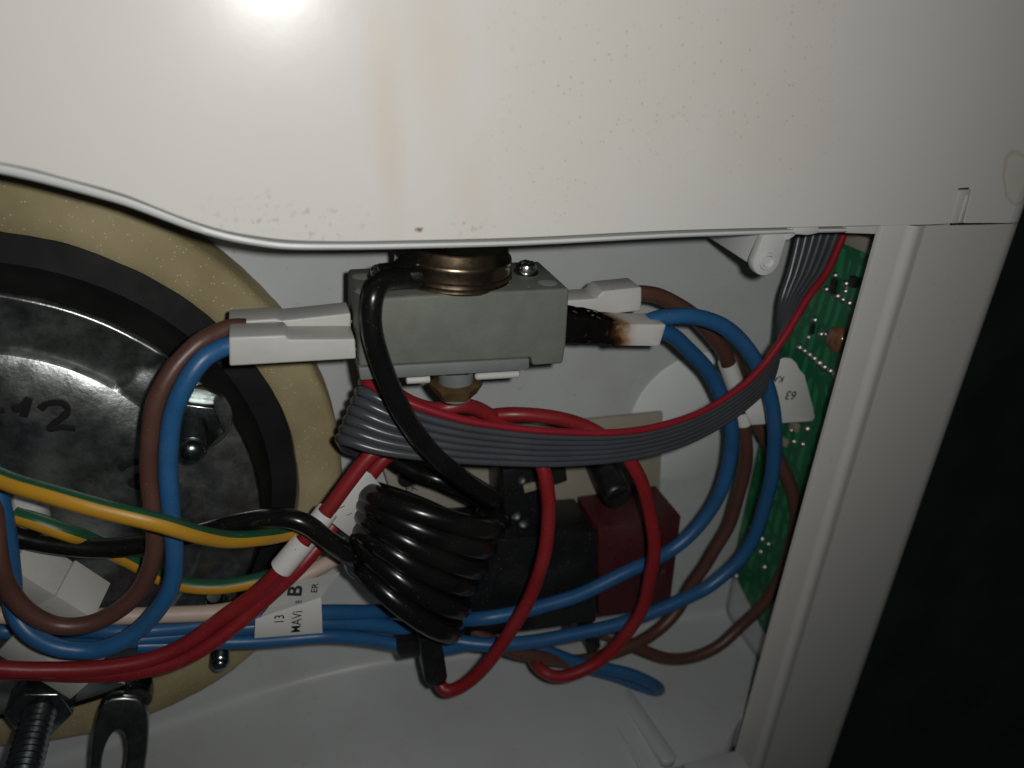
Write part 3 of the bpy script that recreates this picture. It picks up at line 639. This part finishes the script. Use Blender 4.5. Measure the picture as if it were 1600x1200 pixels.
def join(a, b, c): return smoothpath([a, b, c], 6)
full = path1+[q for q in smoothpath([path1[-1], (path1[-1]+helix[0])*0.5+V((1, 2, 0)), helix[0]], 5)[1:]]+helix[1:]
ext = pp([(548, 872, 10), (530, 858, 8), (508, 842, 7), (480, 821, 7), (448, 811, 8), (410, 811, 10), (360, 820, 12), (300, 836, 13), (240, 849, 14), (150, 856, 15), (60, 846, 16), (0, 828, 17), (-50, 812, 18)])
last = helix[-1]
bridge = smoothpath([last, coilpt(1.0, -2.2)+V((0, 6, 3)), P(600, 900, 30), P(560, 892, 20)]+ext, 7)
wv_, wf = tube_geo(wob(full, 0.25, 0.05), RSLV, 16); link('sleeve', wv_, wf, 'black_sleeve', cap_t)
wv_, wf = tube_geo(wob(bridge, 0.25, 0.05), lambda t: RC-0.5*min(1, t/0.12), 16); link('sleeve_tail', wv_, wf, 'black_sleeve', cap_t)
jb = P(612, 432, 8); wire('joint', [(690, 372, 15), (660, 394, 13), (640, 410, 11), (620, 428, 8.5)], 1.9, 'black_sleeve', cap_t)
bar = prism('clamp', [(596, 430), (660, 424), (664, 440), (600, 447)], 5.6, 7, 'black_plastic', cap_t, 0.6)
t2 = tag(wire('wire', [(590, 690, 26), (612, 716, 23), (645, 735, 20), (690, 752, 17), (735, 775, 17), (775, 800, 22), (800, 830, 30)], 1.75, 'black_sleeve', seed=15), 'short glossy black tube slanting just above the coil', 'tube')

# ================================================================== ribbon cable
rb_t = thing('ribbon_cable', 'flat grey ribbon cable with one red edge strand, sweeping across under the thermostat', 'cable', P(850, 720, 8))
E0 = [(640, 640, 26), (600, 618, 25), (575, 602, 21), (569, 597, 15.5), (582, 600, 11.0), (640, 629, 8.5), (720, 655, 7), (800, 668, 6.3), (870, 674, 6), (950, 676, 6), (1020, 668, 6.5), (1090, 646, 7.5), (1142, 616, 8.5), (1184, 580, 9.5), (1224, 528, 11), (1262, 466, 13), (1290, 428, 14.5), (1308, 390, 16), (1320, 360, 17), (1330, 330, 18)]
E1 = [(620, 720, 26), (580, 712, 25), (545, 700, 21), (532, 686, 15.5), (542, 688, 11.0), (600, 705, 8.5), (700, 718, 7.2), (800, 723, 6.6), (880, 724, 6.3), (975, 716, 6.5), (1055, 697, 7.2), (1118, 669, 8.5), (1165, 636, 10.5), (1203, 594, 14), (1217, 535, 19), (1222, 470, 22), (1234, 430, 23), (1243, 395, 24), (1250, 362, 25), (1256, 330, 26)]
s0, s1 = smoothpath(pp(E0), 8), smoothpath(pp(E1), 8); NS = 7
for i in range(NS):
    k = (i+0.0)/(NS-1); path = [a.lerp(b, k) for a, b in zip(s0, s1)]
    wd = [(a-b).length/(NS-1) for a, b in zip(s0, s1)]
    n = len(path)
    rad = lambda t: max(0.45, 0.535*wd[min(n-1, int(t*(n-1)+0.5))])
    q, f = tube_geo(wob(path, 0.12, 0.05, 3), rad, 10)
    link('strand', q, f, 'ribbon_red' if i == 0 else 'ribbon_grey', rb_t)

# ================================================================== tags on the wires
def quad(name, pts3, mat, parent, th=0.18, bev=0.04):
    nrm = (pts3[1]-pts3[0]).cross(pts3[2]-pts3[0]).normalized(); nrm = nrm if nrm.y > 0 else -nrm
    return prism3(name, pts3, nrm*th, mat, parent, bev)
# flag tag on brown, beside the board
fy = 20.5
fpx = [(1175, 664), (1163, 640), (1180, 612), (1205, 585), (1219, 562), (1226, 559), (1236, 560), (1244, 567), (1249, 577), (1257, 586), (1271, 640), (1273, 652), (1270, 657), (1262, 658.5)]
flag = quad('flag_tag', [P(x, y, fy+(x-1170)*0.012) for x, y in fpx], 'tag_paper', rw)
for body_, c_, h_ in (('KAH', (1212, 591.5), 9.5), ('63', (1235.5, 617), 13)):
    o = P(c_[0], c_[1], fy+(c_[0]-1170)*0.012-0.12); ux = P(c_[0]-10, c_[1]-0.6, fy)-P(c_[0], c_[1], fy)
    text('printing', body_, h_*1.36*(P(c_[0], c_[1]+10, fy)-P(c_[0], c_[1], fy)).length/10, o, ux, V((0, -1, 0)), 'ink', flag, 0.03)
def sleeve(name, a, b, r, parent, mat='tag_paper'):
    return link(name, *tube_geo([a.lerp(b, t) for t in (0, 0.02, 0.5, 0.98, 1)], r, 20, False), mat, parent)
sleeve('tag_sleeve', P(1136, 565, 23.2), P(1150, 604, 24), 2.15, rw); sleeve('tag_sleeve', P(1158, 640, 24), P(1162, 660, 24), 2.15, rw)
# white tags of the red wire: wrap sleeve, collar and flag
sl = sleeve('tag_sleeve', P(478, 842, 12.3), P(440, 887, 12.8), 2.35, r3)
sleeve('tag_collar', P(511, 799, 12.4), P(497, 817, 12.4), 2.25, r3)
so = P(465, 857, 12.5); sn = TOCAM(so)
text('printing', '1I', 1.7, so+sn*2.35, P(476, 868, 12.5)-so, sn, 'ink', sl, 0.02)
fl2 = quad('flag_tag', [P(572, 736, 13.2), P(580, 741, 13.9), P(600, 765, 16.2), P(580, 800, 16.2), P(546, 838, 15.0), P(516, 815, 12.9), P(530, 795, 13.0)], 'tag_paper', r3)
o = P(533, 792, 13.0); text('printing', 'I', 1.7, o+V((0, -0.1, 0)), P(537, 802, 13.8)-o, TOCAM(o), 'ink', fl2, 0.03)
o = P(545, 802, 13.9); text('printing', '1', 1.5, o+V((0, -0.3, 0)), P(549, 812, 14.8)-o, TOCAM(o), 'ink', fl2, 0.03)
# folded tag round the pair of blue wires
ft = [P(399, 968, 15.4), P(420, 960, 15.6), P(501, 932, 15.6), P(503.5, 989, 15.8), P(450, 994, 15.8), P(397, 997, 15.8)]
tg2 = quad('wrap_tag', [P(399, 968, 15.0), P(502, 934, 15.0), P(504, 989, 15.8), P(397.5, 997.5, 15.8)], 'tag_paper', uw2)
def tri(px): return P(px[0], px[1], 15.0)
for body_, c_, h_, bo in (('MAVi', (464, 970), 15.5, 0.008), ('13', (437, 966), 15, 0.02), ('8', (467, 939), 10, 0.0)):
    o = P(c_[0], c_[1], 15.2)+V((0, -0.25, 0)); ux = P(c_[0]+1.0, c_[1]-10, 15.0)-P(c_[0], c_[1], 15.2)
    text('printing', body_, h_*0.1875, o, ux, V((0, -1, 0)), 'ink', tg2, bo)
fp = [P(408, 964.5, 14.95), P(420, 950, 15.4), P(432, 930, 17.5), P(446, 913, 19.5), P(531, 895, 21.5), P(517, 915, 19), P(502, 933.5, 14.95)]
tg3 = quad('wrap_flap', fp, 'tag_grey', uw2)
fn = (fp[3]-fp[0]).cross(fp[6]-fp[0]).normalized(); fn = fn if fn.y < 0 else -fn
o = P(463, 925, 17.2)+fn*0.5; text('printing', 'B', 4.2, o, P(461, 907, 19.6)-P(455, 943, 15.6), fn, 'ink', tg3, 0.10)
tg3p = P(493, 920, 17.8)+fn*0.45; text('printing', 'ER', 1.9, tg3p, P(495, 904, 19.6)-P(489, 940, 15.6), fn, 'ink', tg3, 0.02)

# ================================================================== circuit boards
pcb = thing('circuit_board', 'green circuit board standing along the right side wall, solder side out', 'circuit board', V((130, 25, -158)))
XB = 130.0
ob = [V((XB, 5, -46.8)), V((XB, 43.2, -46.8)), V((XB, 43.2, -150)), V((XB, 42.5, -153.5)), V((XB, 24, -160.8)), V((XB, 5, -160.8))]
prism3('board', ob, V((1.4, 0, 0)), 'solder_mask', pcb, 0)
prism3('board_strip', [V((XB-0.6, 7, -43.4)), V((XB-0.6, 32, -43.4)), V((XB-0.6, 32, -46.6)), V((XB-0.6, 7, -46.6))], V((2.2, 0, 0)), 'cream_board', pcb, 0.2)
j0 = lathe('solder_joint', [(0.85, 0), (0.78, 0.22), (0.55, 0.5), (0.28, 0.72), (0.01, 0.78)], V((XB, 0, 0)), V((-1, 0, 0)), 'solder', pcb, 10)
jm = j0.data; 
for v in jm.vertices: v.co = v.co+(ORG[pcb]-V((XB, 0, 0)))*S
spots = [PX(x, y, XB) for x, y in [(1291, 452), (1300, 457), (1308.5, 462.5), (1317, 468), (1327, 473.5), (1273, 500), (1263, 527), (1322, 443), (1305, 430), (1303, 443), (1321, 455), (1290, 522), (1283, 522),
    (1249, 543), (1257, 548), (1265, 554), (1272, 560), (1280, 567), (1288, 573.5), (1297, 579.5), (1306, 586), (1312, 590), (1261, 670), (1240, 690), (1254, 694), (1236, 672), (1200, 850), (1190, 842), (1182, 834), (1194, 886), (1150, 900), (1188, 862), (1176, 825), (1341, 487)]]
for i, p in enumerate(spots):
    o = j0 if i == 0 else copy_part(j0, p, pcb)
    o.location = (p-ORG[pcb])*S; k = random.uniform(0.95, 1.4); o.scale = (k, k, k)
cc2 = PX(1310, 530, XB)
lathe('lacquer_blob', [(3.3, 0), (3.2, 0.7), (2.7, 1.5), (1.7, 2.0), (0.01, 2.2)], cc2, V((-1, 0, 0)), 'brown_lacquer', pcb, 32)
for x, y, sx, sz in ((1244, 665, 3.2, 2.4), (1228, 690, 2.4, 2.2), (1336, 440, 2.0, 2.6), (1272, 514, 1.0, 2.6), (1305, 447, 1.6, 3.4)):
    c = PX(x, y, XB); box('chip_component', (c.x-1.0, c.y-sx/2, c.z-sz/2), (c.x-0.05, c.y+sx/2, c.z+sz/2), 'pcb_side' if x < 1250 else 'black_plastic', pcb, 0.15)

lb = thing('relay_board', 'cream lower circuit board with a printed corner, mostly hidden behind the coil and ribbon cable', 'circuit board', P(800, 760, 38))
bp = [P(590, 700, 37.5), P(640, 665, 40), P(870, 664, 40.5), P(1034, 644, 40.5), P(1036, 742, 38), P(900, 790, 35), P(620, 800, 33)]
quad('board', [P(585, 690, 38), P(1036, 645, 38), P(1030, 790, 38), P(640, 860, 38)], 'cream_board', lb, 1.4, 0.1)
o = P(646, 763, 37.8); text('printing', 'EK', 2.8, P(643, 763, 37.85), P(653, 761, 37.85)-P(643, 763, 37.85), V((0, -1, 0)), 'ink', lb)
link('print_line', [P(591, 712, 37.85), P(592, 712, 37.85), P(594, 742, 37.85), P(593, 742, 37.85)], [(0, 1, 2, 3)], 'ink', lb, False)
# relays: blocks standing out from that board
def block(front, Yf, back_shift, mat, parent, name, bev=0.4):
    f = [P(x, y, Yf) for x, y in front]; return prism3(name, f, back_shift, mat, parent, bev, 2)
rr = thing('relay', 'dark red boxy relay on the lower board, between the two red wire arcs', 'relay', P(990, 960, 30))
front = [(935, 826), (1065, 806), (1047, 950), (935, 965)]
block(front, 23, V((0, 14.5, 0)), 'relay_red', rr, 'case', 0.5)
rz = rr
for body_, c_, h_ in (('X', (1036, 893), 15),):
    o = P(c_[0], c_[1], 23)+V((0, -0.02, 0)); text('printing', body_, h_*0.16, o, P(c_[0]+10, c_[1]-1, 23)-P(c_[0], c_[1], 23), V((0, -1, 0)), 'relay_red_print', rz)
rk = thing('relay', 'black boxy relay on the lower board, left of the dark red one', 'relay', P(860, 975, 30))
block([(690, 852), (932, 830), (932, 972), (700, 1003)], 22.5, V((0, 14.8, 0)), 'black_plastic', rk, 'case', 0.5)
# black knob-like capacitor and clutter
cpk = thing('capacitor', 'small black cylindrical capacitor with a glinting end above the dark red relay', 'capacitor', P(960, 775, 30))
a, b = P(935, 722, 37), P(966, 778, 23)
lathe('can', [(0.01, 0), (3.6, 0), (3.7, 0.5), (3.7, (b-a).length-1.2), (3.3, (b-a).length-0.3), (2.9, (b-a).length), (0.01, (b-a).length-0.3)], a, b-a, 'black_plastic', cpk, 28)
prism('end_fin', [(951, 778), (980, 764), (982, 768), (953, 783)], 21.6, 2.5, 'black_sleeve', cpk, 0.2)
cl2 = thing('terminal_block', 'black terminal block with small metal screws, right of the coil', 'terminal block', P(815, 840, 28))
prism('block', [(785, 735), (842, 728), (846, 836), (790, 846)], 24, 13, 'black_plastic', cl2, 0.5)
for px, py in ((814, 750), (806, 806), (818, 818)):
    c = P(px, py, 24); lathe('screw', [(1.3, -0.2), (1.25, 0.5), (0.8, 0.75), (0.01, 0.7)], c, TOCAM(c)+V((random.uniform(-.3, .3), 0, 0.3)), 'dark_steel', cl2, 14)
prism('side_block', [(846, 728), (884, 723), (887, 752), (862, 760), (848, 768)], 27, 9, 'black_plastic', cl2, 0.4)
prism('tab', [(818, 760), (842, 754), (844, 764), (820, 771)], 23.2, 1, 'pcb_side', cl2, 0.1)
kn = thing('standoff', 'small dark round standoff on the cream board above the coil', 'standoff', P(636, 740, 34))
lathe('post', [(2.3, 0), (2.3, 3.2), (1.9, 3.6), (0.01, 3.7)], P(634, 737, 37.8), V((0, -1, 0)), 'dark_steel', kn, 24)
# black terminal sleeve where the red wire ends
ts = thing('terminal_sleeve', 'black terminal sleeve below the coil holding the red wire end', 'terminal', P(672, 1080, 14))
tsm = [(655, 1000), (690, 996), (700, 1060), (694, 1072), (672, 1076), (664, 1066)]
prism('sleeve', tsm, 12.5, 6, 'black_plastic', ts, 0.6)
prism('crosspiece', [(620, 1006), (668, 1004), (668, 1024), (626, 1032), (620, 1020)], 18, 6, 'black_plastic', ts, 0.6)
bk = tag(prism('cable_clip', [(915, 1000), (935, 985), (940, 1012), (922, 1026)], 30, 8, 'black_plastic', None, 0.5), 'small dark clip behind the crossing red and brown wires', 'clip')

# ================================================================== white plug housings at lower left
def plug(label, A, B, roll, hz, at):
    t = thing('plug_housing', label, 'connector', at, 'white plug housings on the flange')
    ax = (B-A); L = ax.length; ax = ax.normalized(); n = TOCAM((A+B)/2); side = ax.cross(n).normalized(); n = side.cross(ax); n = Matrix.Rotation(math.radians(roll), 3, ax) @ n; side = ax.cross(n).normalized()
    def slab(name, t0, t1, w, h0, h1, mat='white_nylon', bev=0.35):
        c = [A+ax*(L*t0)-side*w+n*h0, A+ax*(L*t1)-side*w+n*h0, A+ax*(L*t1)+side*w+n*h0, A+ax*(L*t0)+side*w+n*h0]
        return prism3(name, c, n*(h1-h0), mat, t, bev, 2)
    return t, slab
ROLL = -35
A, B = P(18, 870, 19), P(142, 948, 19)
t, slab = plug('white plug housing lying inside the brown wire loop at left', A, B, ROLL, 5, P(80, 960, 20))
slab('body', 0, 0.52, 4.0, -5, 3.0, bev=0.25); slab('body_end', 0.523, 1.0, 4.25, -5.2, 3.5, bev=0.25)
for s in (1,):
    c = A+(B-A)*0.985
    box('opening', (c.x-0.2, c.y-2.2, c.z-2.2), (c.x+1.1, c.y+2.6, c.z+1.0), 'blue_pvc', t, 0.2)
A, B = P(25, 985, 24), P(140, 1058, 20)
t, slab = plug('white plug housing half hidden under the red wires at lower left', A, B, ROLL, 5, P(120, 1080, 22))
slab('body', 0, 1.0, 3.6, -4, 3.0)
